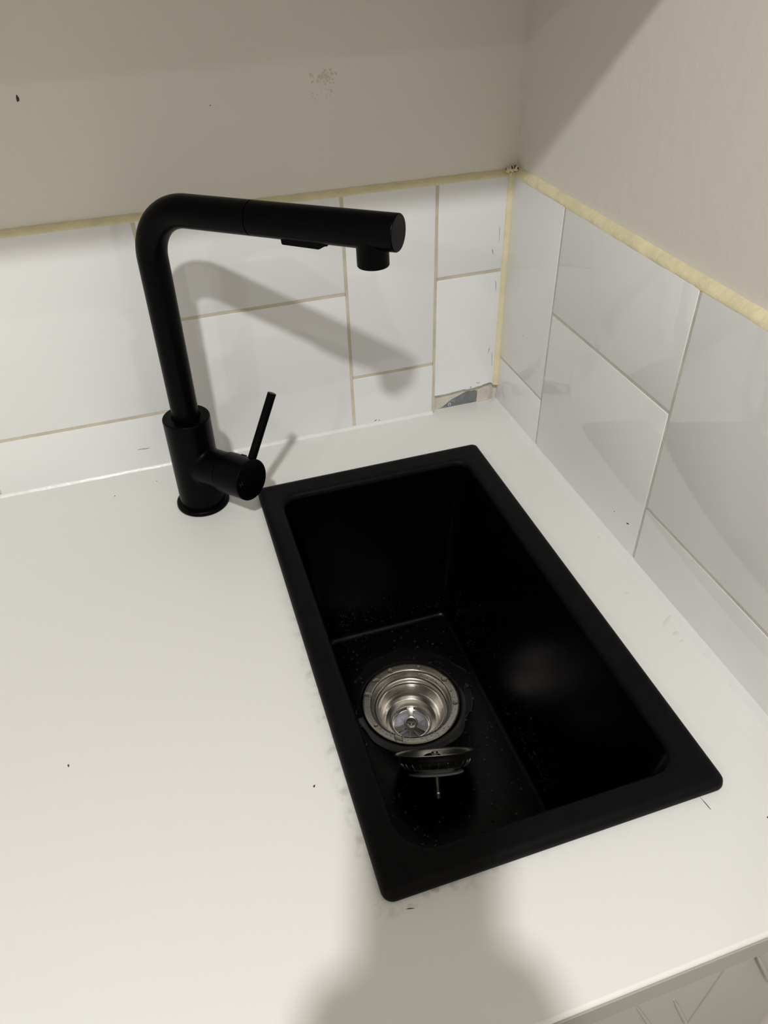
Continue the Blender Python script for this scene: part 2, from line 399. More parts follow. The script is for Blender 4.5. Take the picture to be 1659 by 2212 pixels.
# marks on the walls and tiles
def marks(parent, m, name, lst, nrm):
    for c, rx, ry, rot in lst:
        bm = bmesh.new(); dome(bm, V(c), nrm, rx, ry, 0.00025, n=10, rings=2, rot=rot, irr=0.25)
        obj(name, bm, m, parent)
by = SUB - 0.00002
marks(wall_back, 'soil', 'dark_scuff', [((-0.4455, by, 0.3705), 0.0010, 0.0031, 0.0), ((-0.293, by, 0.3530), 0.0005, 0.0005, 0)], Yn)
marks(wall_back, 'soil', 'tile_speck', [((-0.4228, -0.00002, 0.0262), 0.0062, 0.00035, -0.04), ((-0.156, -0.00002, 0.0052), 0.0022, 0.0004, .5),
      ((-0.1515, -0.00002, 0.0045), 0.0012, 0.0004, -.6), ((-0.0255, -0.00002, 0.0305), 0.0018, 0.0003, -.6), ((-0.0232, -0.00002, 0.0308), 0.0012, 0.0003, .7), ((-0.034, -0.00002, 0.0262), 0.0009, 0.0007, 0)], Yn)
marks(wall_back, 'rust', 'glue_smear', [((-0.0105, -0.00002, 0.2085), 0.0003, 0.009, 0.04), ((-0.0170, -0.00002, 0.190), 0.0006, 0.003, 0.25), ((-0.0103, -0.00002, 0.151), 0.0004, 0.006, 0.05), ((-0.0085, -0.00002, 0.060), 0.0004, 0.008, 0.06), ((-0.0132, -0.00002, 0.072), 0.0004, 0.004, -0.2)], Yn)
bm = bmesh.new()
for _ in range(46):
    c = V((-0.190 + random.gauss(0, 0.0055), by, 0.3665 + random.gauss(0, 0.004)))
    dome(bm, c, Yn, random.uniform(0.0004, 0.0017), random.uniform(0.0004, 0.0013), 0.0001, n=7, rings=2, rot=random.random() * 3, irr=0.3)
for _ in range(14):
    c = V((-0.190 + random.gauss(0, 0.005), by, 0.354 + random.gauss(0, 0.003)))
    dome(bm, c, Yn, random.uniform(0.0003, 0.0009), random.uniform(0.0003, 0.0009), 0.0001, n=7, rings=2, irr=0.3)
obj('beige_smudge', bm, 'smudge', wall_back, kind='stuff')['label'] = 'faint beige smudge on painted wall'
marks(wall_right, 'soil', 'tile_speck', [((-0.00002, -0.270, 0.030), 0.0006, 0.0006, 0), ((-0.00002, -0.055, 0.113), 0.0004, 0.0004, 0), ((-0.00002, -0.2925, 0.033), 0.0022, 0.0007, 0.3)], Xn)

# ------------------------------------------------------------------ worktop
YE = -0.622; TH = 0.030
wt = thing('worktop', 'white laminate kitchen worktop with a black inset sink and tap', 'worktop')
bm = bmesh.new()
hx0, hx1, hy0, hy1 = SX0 + 0.012, SX1 - 0.012, SY0 + 0.012, SY1 - 0.012
def edge_loop(x0, x1, y0, y1, z): return [(x0, y0, z), (x1, y0, z), (x1, y1, z), (x0, y1, z)]
WX0, WX1, WY1 = -1.9, SUB - 0.0001, SUB - 0.0001
outer = [edge_loop(WX0, WX1, YE + 0.004, WY1, -TH), edge_loop(WX0, WX1, YE, WY1, -TH + 0.001), edge_loop(WX0, WX1, YE, WY1, -0.0026),
         edge_loop(WX0, WX1, YE + 0.0004, WY1, -0.0014), edge_loop(WX0, WX1, YE + 0.0012, WY1, -0.0005), edge_loop(WX0, WX1, YE + 0.0024, WY1, 0.0),
         edge_loop(hx0, hx1, hy0, hy1, 0.0), edge_loop(hx0, hx1, hy0, hy1, -TH)]
L = [[bm.verts.new(p) for p in lp] for lp in outer]
for A, B in zip(L, L[1:] + L[:1]):
    for k in range(4): bm.faces.new((A[k], A[(k + 1) % 4], B[(k + 1) % 4], B[k]))
obj('worktop_slab', bm, 'worktop', wt)
bm = box(bmesh.new(), (WX0, YE - 0.0012, -TH - 0.0006), (WX1, YE, -0.0030), 0.0003, 1)
obj('edge_strip', bm, 'edge', wt)['label'] = 'edging strip on front edge, its shade put into the colour'

for c, rx, ry, rot, m in (((-0.3010, -0.5395, 0.0), 0.0030, 0.0003, 1.3, 'soil'), ((-0.0845, -0.5385, 0.0), 0.0060, 0.0003, 0.1, 'soil'),
                     ((-0.0510, -0.5600, 0.0), 0.0009, 0.0007, 0, 'soil'), ((-0.5070, -0.3650, 0.0), 0.0011, 0.0008, 0.4, 'soil'), ((-0.3385, -0.4390, 0.0), 0.0010, 0.0008, 0, 'soil'), ((-0.417, -0.0275, 0.0), 0.0007, 0.0006, 0, 'soil'), ((-0.462, -0.040, 0.0), 0.0009, 0.0006, 0, 'soil')):
    bm = bmesh.new(); dome(bm, V(c), V((0, 0, 1)), rx, ry, 0.00015, n=10, rings=2, rot=rot, irr=0.25); obj('dirt_mark', bm, m, wt)
# ------------------------------------------------------------------ base cabinet (front just in view at the lower right)
bc = thing('base_cabinet', 'white base cabinet under the worktop edge, lower right', 'cabinet')
FY = -0.6165; CZ1 = -0.0320
GX = -0.1085
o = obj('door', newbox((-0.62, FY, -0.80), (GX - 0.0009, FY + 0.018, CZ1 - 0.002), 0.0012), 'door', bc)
def slant_bead(par, x0, z0, x1, z1):  # thin raised line running slantwise down the door front
    a, b = V((x0, FY - 0.0002, z0)), V((x1, FY - 0.0002, z1)); d = (b - a).normalized()
    sweep(bm_ := bmesh.new(), [a + (b - a) * t for t in (0, .25, .5, .75, 1)], [0.0004, 0.0016, 0.0016, 0.0016, 0.0016], n=10)
    obj('slant_bead', bm_, 'door', par, smooth=True)
sl = -2.45
for x0, z0, ln in ((-0.180, -0.050, 0.22), (-0.1420, -0.084, 0.0)):
    ln = ln or 0.075
    x1 = x0 + ln / 2.6; slant_bead(o, x0, z0, x1, z0 - ln)
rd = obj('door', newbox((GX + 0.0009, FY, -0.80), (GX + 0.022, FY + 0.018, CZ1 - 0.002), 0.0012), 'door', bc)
obj('recessed_panel', newbox((GX + 0.022, FY + 0.004, -0.80), (0.004, FY + 0.014, CZ1 - 0.002)), 'door', rd)
slant_bead(rd, -0.088, -0.052, -0.04, -0.052 - 0.100)
for xa in (-0.62,):
    obj('side_panel', newbox((-0.6382, FY + 0.020, -0.80), (-0.6222, -0.002, CZ1 - 0.001)), 'door', bc)
xx = -0.6222
for i in range(2):
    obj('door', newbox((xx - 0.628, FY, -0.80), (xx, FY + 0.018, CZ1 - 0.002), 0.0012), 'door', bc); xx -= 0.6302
obj('plinth', newbox((-1.88, FY + 0.06, -0.899), (0.003, FY + 0.075, -0.801)), 'door', bc)
obj('base_panel', newbox((-1.88, FY + 0.020, -0.800), (0.003, -0.004, -0.784)), 'door', bc)

# ------------------------------------------------------------------ overhead cabinet: its front edge throws the shadow line on both walls
oc = thing('overhead_cabinet', 'white wall cabinet above the tap, just above the picture', 'cabinet')
# shadow edge at z 0.247 on the tiles; slope to the lamp fixes depth and height
OY = -0.33; OZ = 0.249 + (LAMP.z - 0.249) / (-LAMP.y) * (-OY)
obj('cabinet_body', newbox((-1.8, OY + 0.019, OZ), (0.004, 0.004, CEIL - 0.05), 0.001, 1), 'door', oc)
xx = 0.003
for i in range(4):
    d = obj('door', newbox((xx - 0.447, OY, OZ + 0.0), (xx, OY + 0.018, CEIL - 0.06), 0.0012), 'door', oc); xx -= 0.450

# ------------------------------------------------------------------ ceiling downlight, and a fixture for the added fill lamp
def downlight(x, y, label):
    t = thing('ceiling_downlight', label, 'light')
    obj('trim_ring', lathe(bmesh.new(), V((x, y, CEIL)), V((0, 0, -1)), [(0.0475, 0.0), (0.056, 0.0), (0.056, 0.002), (0.052, 0.004), (0.0475, 0.003)], 40, closed=True), 'door', t, smooth=True)
    obj('diffuser', lathe(bmesh.new(), V((x, y, CEIL)), V((0, 0, -1)), [(0.0, 0.0), (0.046, 0.0), (0.046, 0.001), (0.0, 0.0014)], 40), 'glow', t, smooth=True)
downlight(LAMP.x, LAMP.y, 'round ceiling downlight behind the camera that lights the sink')
downlight(-2.1, -2.2, 'added fill light on the ceiling in the far corner, out of view')  # fixture added to go with the fill lamp

# ------------------------------------------------------------------ sink
sink = thing('kitchen_sink', 'black composite rectangular inset sink in the white worktop', 'sink')
ZR = 0.010
ir = {'br': 0.015, 'bl': 0.016, 'fl': 0.026, 'fr': 0.020}
IX0, IX1, IY0, IY1 = SX0 + 0.0215, SX1 - 0.0245, SY0 + 0.0225, SY1 - 0.0275
def L3(x0, x1, y0, y1, r, z):
    return [(a, b, z) for a, b in rrect(x0, x1, y0, y1, r, 8, 16)]
def off(d, z, r0=0.008): return L3(SX0 + d, SX1 - d, SY0 + d, SY1 - d, max(0.002, r0 - d), z)
def inn(d, z, extra=0.0):
    r = {k: v + extra - min(d, 0) for k, v in ir.items()}
    r = {k: max(0.004, v - d if d > 0 else v) for k, v in ir.items()} if d > 0 else {k: v - d for k, v in ir.items()}
    return L3(IX0 + d, IX1 - d, IY0 + d, IY1 - d, r, z)
bm = bmesh.new()
loft(bm, [off(0.0015, 0.0001), off(0.0004, 0.0012), off(0.0, 0.0030), off(0.0006, 0.0062), off(0.0020, 0.0086), off(0.0042, 0.0097), off(0.0064, ZR + 0.0002), off(0.009, ZR),
          inn(-0.0055, ZR), inn(-0.0035, ZR - 0.0003), inn(-0.0016, ZR - 0.0013), inn(-0.0004, ZR - 0.0032), inn(0.0, ZR - 0.0058)])
obj('rim', bm, 'granite', sink, smooth=True, angle=60)
# bowl: walls taper to a flat floor that falls slightly to the drain
ZB = -0.200
DC = V((-0.2008, -0.2545, ZB))
BX0, BX1, BY0, BY1 = IX0 + 0.026, -0.1175, IY0 + 0.028, -0.1435
def mixl(t, z):
    r = {k: v * (1 - t) + 0.010 * t for k, v in ir.items()}
    return L3(IX0 + (BX0 - IX0) * t, IX1 + (BX1 - IX1) * t, IY0 + (BY0 - IY0) * t, IY1 + (BY1 - IY1) * t, r, z)
loops = [mixl(0, ZR - 0.0058), mixl(0.02, 0.0), mixl(0.25, -0.05), mixl(0.48, -0.10), mixl(0.70, -0.15)]
R = 0.008
for a in (0, 18, 36, 54, 72, 90):
    s, c = math.sin(math.radians(a)), math.cos(math.radians(a))
    t = 0.90 ; d = R * (1 - c) 
    base_ = [mixl(t, 0)[0]]
    lp = L3(IX0 + (BX0 - IX0) * t + d, IX1 + (BX1 - IX1) * t - d, IY0 + (BY0 - IY0) * t + d, IY1 + (BY1 - IY1) * t - d, {k: max(0.003, 0.012 - d * 0.8) for k in ir}, ZB + R - R * s)
    loops.append(lp)
last = loops[-1]
def circ(r, z):
    out = []
    for (px, py, _) in last:
        a = math.atan2(py - DC.y, px - DC.x); out.append((a, (DC.x + r * math.cos(a), DC.y + r * math.sin(a), z)))
    return [q for _, q in out]
loops += [circ(0.058, ZB - 0.0004), circ(0.0545, ZB - 0.0022), circ(0.0500, ZB - 0.004), circ(0.0495, ZB - 0.012)]
bm = bmesh.new(); loft(bm, loops)
obj('bowl', bm, 'bowlmat', sink, smooth=True, angle=50)

drain = bpy.data.objects.new('drain', None); COL.objects.link(drain); drain.parent = sink; drain['label'] = 'stainless steel basket drain'
dz = V((DC.x, DC.y, ZB))
UPZ = V((0, 0, 1))
obj('flange', lathe(bmesh.new(), dz, UPZ, [(0.0532, -0.0030), (0.0540, -0.0012), (0.0536, 0.0002), (0.0520, 0.0006), (0.0470, 0.0002), (0.0450, 0.0001), (0.0442, -0.0004), (0.0436, -0.0016),
     (0.0432, -0.0034), (0.0424, -0.0090), (0.0418, -0.0110), (0.0405, -0.0122), (0.0385, -0.0126), (0.0372, -0.0126)], 96), 'steel', drain, smooth=True, angle=50)
cup = [(0.0372, -0.0126), (0.0364, -0.0132), (0.0360, -0.0150), (0.0358, -0.0200), (0.0352, -0.0240), (0.0340, -0.0280), (0.0320, -0.0312), (0.0290, -0.0340), (0.0250, -0.0358), (0.0225, -0.0366),
       (0.0212, -0.0366), (0.0205, -0.0374), (0.0203, -0.0420), (0.0196, -0.0425)]
obj('strainer_cup', lathe(bmesh.new(), dz, UPZ, cup, 96), 'steel', drain, smooth=True, angle=50)
# three-armed spider with a hub
bm = bmesh.new()
hz = dz + V((0, 0, -0.0395))
lathe(bm, hz, UPZ, [(0.0046, -0.010), (0.0046, 0.0018), (0.0052, 0.0026), (0.0066, 0.0026), (0.0078, 0.0016), (0.0082, 0.0000), (0.0080, -0.0012), (0.0060, -0.0016), (0.0060, -0.010)], 40, closed=True)
for a in (74, 194, 314):
    d = V((math.cos(math.radians(a)), math.sin(math.radians(a)), 0)); s = V((-d.y, d.x, 0))
    prof = [(0.0068, 0.0030), (0.0110, 0.0022), (0.0160, 0.0025), (0.0208, 0.0042)]
    A = [hz + d * r + s * wdt for r, wdt in prof]; B = [hz + d * r - s * wdt for r, wdt in prof][::-1]
    t = bmesh.new(); prism(t, [tuple(q + V((0, 0, 0.0009))) for q in A + B], V((0, 0, -0.0022)))
    bmesh.ops.bevel(t, geom=t.edges[:], offset=0.0005, segments=2, affect='EDGES'); merge(bm, t)
obj('spider', bm, 'steel', drain, smooth=True, angle=45)
bm = lathe(bmesh.new(), dz, UPZ, [(0.0202, -0.0425), (0.0200, -0.050), (0.0180, -0.053), (0.0, -0.054)], 48)
for k in range(4):
    a = math.radians(20 + 45 * k); d = V((math.cos(a), math.sin(a), 0)) * 0.019; s = V((-math.sin(a), math.cos(a), 0)) * 0.0008
    prism(bm, [tuple(dz + V((0, 0, -0.0536)) + q) for q in (d + s, d - s, -d - s, -d + s)], V((0, 0, 0.006)))
obj('waste_pipe', bm, 'plastic', drain, smooth=True, angle=30)['label'] = 'pale plastic waste pipe below the spider'
set_origin(sink, (SX0 + 0.12, SY0 + 0.2, 0.0))

# ------------------------------------------------------------------ strainer basket lying tilted on the bowl floor
tip = V((-0.2140, -0.3735, ZB + 0.0024))
th = math.radians(52.0)
hd = V((0.235, 0.972, 0)).normalized()
nb = (hd * math.sin(th) + UPZ * math.cos(th)).normalized()     # opening normal; stem points the other way
bk = thing('strainer_basket', 'loose steel sink strainer basket lying tipped on its stem beside the drain', 'strainer')
top = tip + nb * 0.0445
prof = [(0.0392, 0.0006), (0.0398, 0.0), (0.0392, -0.0007), (0.0376, -0.0009), (0.0368, -0.0018), (0.0362, -0.0050), (0.0345, -0.0092), (0.0318, -0.0126), (0.0290, -0.0146), (0.0240, -0.0154), (0.006, -0.0156),
        (0.006, -0.0146), (0.0240, -0.0144), (0.0285, -0.0136), (0.0310, -0.0118), (0.0336, -0.0088), (0.0352, -0.0048), (0.0358, -0.0014), (0.0370, -0.0002)]
obj('basket_cup', lathe(bmesh.new(), top, nb, prof, 72, closed=True), 'steel_dk', bk, smooth=True, angle=50)
bx, byv, _ = frame_from(nb)
for k in range(24):
    a = 2 * math.pi * k / 24; rd_ = bx * math.cos(a) + byv * math.sin(a); tg = byv * math.cos(a) - bx * math.sin(a)
    bm = bmesh.new()
    pts = [top + rd_ * r + nb * h for r, h in ((0.0354, -0.0078), (0.0342, -0.0100), (0.0320, -0.0127), (0.0298, -0.0144))]
    sweep(bm, pts, [0.0003, 0.0009, 0.0009, 0.0003], n=6)
    if k == 0: o0 = obj('rib', bm, 'steel_dk', bk, smooth=True)
    else: obj('rib', bm, 'steel_dk', bk, smooth=True)
obj('rubber_seal', lathe(bmesh.new(), top, nb, [(0.0, -0.0155), (0.0180, -0.0156), (0.0190, -0.0178), (0.0265, -0.0186), (0.0276, -0.0194), (0.0270, -0.0202), (0.0220, -0.0208), (0.0, -0.0210)], 64), 'rubber', bk, smooth=True)['label'] = 'flat grey rubber seal'
obj('stem', lathe(bmesh.new(), top, nb, [(0.0, -0.0208), (0.0048, -0.0210), (0.0048, -0.0222), (0.0035, -0.0228), (0.0035, -0.0380), (0.0038, -0.0385), (0.0038, -0.0435), (0.0022, -0.0443), (0.0, -0.0444)], 24), 'steel', bk, smooth=True)
obj('centre_knob', lathe(bmesh.new(), top, nb, [(0.0, 0.0010), (0.0030, 0.0006), (0.0036, -0.0006), (0.0030, -0.0020), (0.0026, -0.0050), (0.0040, -0.0130), (0.0060, -0.0146), (0.0, -0.0146)], 32), 'steel', bk, smooth=True)
set_origin(bk, tuple(tip))

# ------------------------------------------------------------------ water
def floor_pt(x, y): return V((x, y, ZB + 0.00005))
# a puddle of irregular outline around the drain
pud = thing('water_puddle', 'thin puddle of clear water on the bowl floor around the drain', 'water')
bm = bmesh.new()
inner, outer_ = [], []
m_ = 120
prev = None; rings = []
for k in range(m_):
    a = 2 * math.pi * k / m_
    ro = 0.066 + 0.007 * mnoise.noise(V((math.cos(a) * 2.2, math.sin(a) * 2.2, 3))) + 0.0018 * mnoise.noise(V((math.cos(a) * 3.5, math.sin(a) * 3.5, 9)))
    ro -= 0.0015; ro += 0.010 * max(0, math.cos(a - math.radians(75))) + 0.004 * max(0, math.cos(a - math.radians(-10)))
    c, s = math.cos(a), math.sin(a)
    fx = lambda r, z: V((max(BX0 + 0.002, min(BX1 - 0.004, DC.x + r * c)), min(BY1 - 0.003, DC.y + r * s), ZB + z))
    rings.append([fx(0.0555, 0.0), fx(0.056, 0.0004), fx(0.0575, 0.0006), fx(ro - 0.0025, 0.0006), fx(ro - 0.0008, 0.0004), fx(ro, 0.0)])
vr = [[bm.verts.new(q) for q in r] for r in rings]
for k in range(m_):
    A, B = vr[k], vr[(k + 1) % m_]
    for j in range(6): bm.faces.new((A[j], A[(j + 1) % 6], B[(j + 1) % 6], B[j]))
o = obj('puddle_surface', bm, 'water', pud, smooth=True, angle=80)
# larger drops one by one
big = [((-0.2500, -0.1500), 0.0035, 0.0022, 0.2), ((-0.2420, -0.1495), 0.0018, 0.0022, 0.2), ((-0.2340, -0.1475), 0.0034, 0.0026, 0.2), ((-0.2220, -0.1470), 0.0060, 0.0028, 0.25),
       ((-0.2080, -0.1460), 0.0016, 0.0014, 0), ((-0.2020, -0.1455), 0.0020, 0.0018, 0), ((-0.1930, -0.1450), 0.0013, 0.0012, 0), ((-0.2500, -0.4230), 0.0030, 0.0040, 0.2), ((-0.2330, -0.4150), 0.0012, 0.0018, 0.1),
       ((-0.2440, -0.4100), 0.0012, 0.0018, 0.1), ((-0.1360, -0.2560), 0.0045, 0.0050, 0.4), ((-0.2640, -0.2900), 0.0028, 0.0034, 0.3)]
DL = ['leftmost of the row of water drops along the foot of the bowl back wall', 'second water drop from the left along the foot of the bowl back wall', 'third water drop from the left along the foot of the bowl back wall',
      'longest water drop at the foot of the bowl back wall', 'tiny water drop just right of the longest drop by the back wall', 'second tiny water drop right of the longest drop by the back wall', 'rightmost tiny water drop at the foot of the bowl back wall',
      'largest water drop in the near left corner of the black bowl', 'small water drop right of the largest one in the near left corner of the bowl', 'small water drop behind the largest one in the near left corner of the bowl', 'wide water drop on the bowl floor right of the steel drain', 'water drop on the bowl floor close to the left side of the steel drain']
for ((x, y), rx, ry, rot), lab in zip(big, DL):
    bm = bmesh.new(); dome(bm, floor_pt(x, y), UPZ, rx, ry, min(rx, ry) * 0.55, n=18, rings=5, rot=rot, irr=0.12)
    o = obj('water_drop', bm, 'water', smooth=True)
    tag(o, lab, 'water drop', 'water drops on the bowl floor')
# fine spatter: nobody could count it
bm = bmesh.new()
def wall_t(z): return 0.70 + (-0.15 - z) / 0.042 * 0.20 if z < -0.15 else 0.02 + 4.55 * -z
def wall_x(z, yy):      # right bowl wall
    t = wall_t(z); return IX1 + (BX1 - IX1) * t
def wall_y(z):
    t = wall_t(z); return IY1 + (BY1 - IY1) * t
cnt = 0
while cnt < 260:        # bowl floor
    x, y = random.uniform(BX0 + .004, BX1 - .006), random.uniform(BY0 + .01, BY1 - .006)
    if (V((x, y, 0)) - V((DC.x, DC.y, 0))).length < 0.058: continue
    if random.random() > math.exp(-((y + 0.26) / 0.16) ** 2): continue
    r = random.choice([.0005, .0006, .0008, .0010, .0014]); dome(bm, floor_pt(x, y), UPZ, r, r * random.uniform(.9, 1.2), r * 0.75, n=12, rings=3); cnt += 1
for _ in range(300):    # back wall of the bowl
    z = ZB + 0.010 + abs(random.gauss(0, 0.020)); x = random.uniform(BX0 + 0.002, BX1 - 0.005)
    r = random.choice([.0006, .0008, .0010, .0012]); dome(bm, V((x, wall_y(z) + 0.0001, z)), V((0, -1, 0.15)), r, r, r * 0.95, n=12, rings=5)
for _ in range(360):    # right wall of the bowl
    z = ZB + 0.010 + abs(random.gauss(0, 0.030)); y = random.uniform(-0.42, BY1 - 0.01)
    r = random.choice([.0006, .0008, .0010, .0012]); dome(bm, V((wall_x(z, y) + 0.0001, y, z)), V((-1, 0, 0.15)), r, r, r * 0.95, n=12, rings=5)
sp = obj('water_spatter', bm, 'droplet', smooth=True, kind='stuff'); tag(sp, 'fine water spatter over the black bowl walls and floor', 'water drops')
# beads on the drain metal
bm = bmesh.new()
for _ in range(210):
    a = random.uniform(0, 2 * math.pi); r = random.uniform(0.0455, 0.0528); s = random.choice([.0004, .0005, .0007, .0010])
    dome(bm, dz + V((r * math.cos(a), r * math.sin(a), 0.0003)), UPZ, s, s, s * 0.6, n=8, rings=3)
for _ in range(120):
    a = random.uniform(0, 2 * math.pi); z = random.uniform(-0.0085, -0.003); s = random.choice([.0004, .0006, .0009])
    d = V((math.cos(a), math.sin(a), 0)); dome(bm, dz + d * (0.0432 - 0.0009 * (-z - 0.0034) / 0.0056) + V((0, 0, z)), -d, s, s, s * 0.6, n=8, rings=3)
for a, s in ((125, .0042), (150, .0050), (60, .0030), (20, .0042), (340, .0038), (235, .0060), (200, .0030), (100, .0040)):
    d = V((math.cos(math.radians(a)), math.sin(math.radians(a)), 0)); dome(bm, dz + d * 0.0490 + V((0, 0, 0.0002)), UPZ, s, s * 0.75, 0.0011, n=16, rings=4, rot=random.random() * 3, irr=0.1)
for a, z, s in ((100, -0.022, .0016), (80, -0.019, .0012), (60, -0.020, .0014), (150, -0.024, .0018), (30, -0.026, .0016), (200, -0.025, .0014), (350, -0.023, .0016), (75, -0.028, .0012)):
    d = V((math.cos(math.radians(a)), math.sin(math.radians(a)), 0)); dome(bm, dz + d * 0.0354 + V((0, 0, z)), (-d + V((0, 0, .3))).normalized(), s, s, s * .5, n=12, rings=4)
sp = obj('water_beads', bm, 'droplet', smooth=True, kind='stuff'); tag(sp, 'small water beads on the steel drain flange and cup', 'water drops')
# spatter caught on the strainer basket
bm = bmesh.new()
for _ in range(60):
    a = random.uniform(0, 2 * math.pi); rd_ = bx * math.cos(a) + byv * math.sin(a); s = random.choice([.0003, .0005, .0007])
    dome(bm, top + rd_ * 0.0385 + nb * 0.0006, nb, s, s, s * .6, n=8, rings=3)
sp = obj('water_film_drops', bm, 'droplet', smooth=True, kind='stuff'); tag(sp, 'tiny water drops along the lip of the loose strainer basket', 'water drops')
# dried blobs beside the right tiles
for (x, y), rx, ry, lab in (((-0.0135, -0.400), 0.0022, 0.0034, 'clear dried blob on the worktop, just nearer than the long smear by the right tiles'), ((-0.0110, -0.385), 0.0022, 0.0085, 'long clear dried smear on the worktop against the right tiles'),
        ((-0.014, -0.409), 0.0017, 0.0024, 'nearest small clear blob on the worktop beside the right tiles'), ((-0.0110, -0.270), 0.0017, 0.0022, 'farthest small clear blob on the worktop, beside the right wall grout joint'), ((-0.0265, -0.345), 0.0014, 0.0022, 'tiny clear blob on the worktop midway between sink and right tiles')):
    bm = bmesh.new(); dome(bm, V((x, y, 0.00003)), UPZ, rx, ry, 0.0003, n=18, rings=4, rot=0.5, irr=0.15)
    o = obj('glue_blob', bm, 'clear_glue', smooth=True); tag(o, lab, 'glue blob', 'clear blobs on the worktop')

# ------------------------------------------------------------------ tap
B = V((-0.37228, -0.08093, 0.0)); AX = V((0.0138173, 0.000448, 0.9999044)).normalized()
HH = V((0.74469, -0.66698, 0.024025)).normalized()         # spout direction
HV = (HH - AX * HH.dot(AX)).normalized()                   # valve direction, square to the body
SD = V((-HV.y, HV.x, 0)).normalized()                      # to the right and back
T = B + AX * 0.3017
tap = thing('kitchen_tap', 'matte black single lever kitchen tap with pull-out spray head, left of the sink', 'tap')
obj('base_flange', lathe(bmesh.new(), B, AX, [(0.0, 0.0002), (0.0268, 0.0002), (0.0272, 0.0012), (0.0270, 0.0036), (0.0262, 0.0048), (0.0248, 0.0052), (0.0, 0.0052)], 72), 'black', tap, smooth=True, angle=50)
RB = 0.0229; HB = 0.1051
bm = lathe(bmesh.new(), B, AX, [(0.0, 0.0052), (0.0221, 0.0052), (0.0221, 0.0064), (RB, 0.0070), (RB, HB - 0.0012), (RB - 0.0004, HB - 0.0004), (RB - 0.0012, HB), (0.0142, HB), (0.0142, HB - 0.003), (0.0, HB - 0.003)], 96)
# side outlet for the valve, flared into the body
VH, VE = math.radians(-51), math.radians(5)
HV2 = V((math.cos(VH) * math.cos(VE), math.sin(VH) * math.cos(VE), math.sin(VE)))
SD2 = V((-HV2.y, HV2.x, 0)).normalized(); AX2 = HV2.cross(SD2)
ZC = B + AX * 0.0510; RV = 0.0190; FL = 0.0034; SEAMV = 0.0435
nn_, rg = 72, []
for i in range(9):
    t = i / 8; fl = FL * (1 - math.sqrt(max(0, 1 - (1 - t) ** 2)))
    ring = []
    for k in range(nn_):
        a = 2 * math.pi * k / nn_; r = RV + fl
        sb = math.sqrt(max(1e-9, RB ** 2 - ((RV + FL) * math.cos(a)) ** 2)) + (RV + FL) * math.sin(a) * math.sin(VE)
        sf = math.sqrt(RB ** 2 - (RV * math.cos(a)) ** 2) + RV * math.sin(a) * math.sin(VE) + FL
        sv = sb + (sf - sb) * math.sin(t * math.pi / 2) if i else sb - 0.0006
        ring.append(bm.verts.new(ZC + AX2 * (r * math.sin(a)) + SD2 * (r * math.cos(a)) + HV2 * sv))
    rg.append(ring)
for d, rr in ((SEAMV - 0.0006, RV), (SEAMV - 0.0001, RV - 0.0006)):
    rg.append([bm.verts.new(ZC + AX2 * (rr * math.sin(2 * math.pi * k / nn_)) + SD2 * (rr * math.cos(2 * math.pi * k / nn_)) + HV2 * d) for k in range(nn_)])
for A_, B_ in zip(rg, rg[1:]):
    for k in range(nn_): bm.faces.new((A_[k], A_[(k + 1) % nn_], B_[(k + 1) % nn_], B_[k]))
bm.faces.new(rg[-1])
obj('body', bm, 'black', tap, smooth=True, angle=40)
# cap handle with lever
RH = 0.0207; FACE = 0.0770
hd_ = obj('valve_cap', lathe(bmesh.new(), ZC, HV2, [(0.0, SEAMV), (0.0172, SEAMV), (0.0172, SEAMV + 0.0014), (RH - 0.0008, SEAMV + 0.0014), (RH, SEAMV + 0.0020), (RH, FACE - 0.0006), (RH - 0.0003, FACE - 0.0002), (RH - 0.0008, FACE), (0.0, FACE)], 88), 'black', tap, smooth=True, angle=40)
a = math.radians(38); ld = (AX2 * math.cos(a) + SD2 * math.sin(a)).normalized()
lbase = ZC + HV2 * 0.0705 + ld * (RH - 0.0022)
ltip = V((-0.2890, -0.1130, 0.1318))
lv = (ltip - lbase); Ln = lv.length; lv.normalize()
obj('lever', lathe(bmesh.new(), lbase, lv, [(0.0, 0.0), (0.0042, 0.0), (0.0042, Ln - 0.0004), (0.0038, Ln), (0.0, Ln)], 32), 'black', hd_, smooth=True, angle=40)
sb_ = ZC + HV2 * 0.0600 + ld * (RH - 0.0002)
obj('set_screw_cap', lathe(bmesh.new(), sb_, ld, [(0.0, 0.0), (0.0030, 0.0), (0.0030, 0.0005), (0.0024, 0.0009), (0.0013, 0.0004), (0.0, 0.0004)], 28), 'black', hd_, smooth=True, angle=40)
# the letter H on the face
bm = bmesh.new()
fc = ZC + HV2 * (FACE + 0.0001) - SD2 * 0.0140 + AX2 * 0.0035
lh, lw, lt = 0.0025, 0.0017, 0.0004
for (u0, u1, v0, v1) in ((-lw, -lw + lt, -lh, lh), (lw - lt, lw, -lh, lh), (-lw, lw, -lt / 2, lt / 2)):
    prism(bm, [tuple(fc + SD2 * u + AX2 * v) for u, v in ((u0, v0), (u1, v0), (u1, v1), (u0, v1))], HV2 * 0.00008)
obj('letter_mark', bm, 'letter', hd_)['label'] = 'small grey letter H'
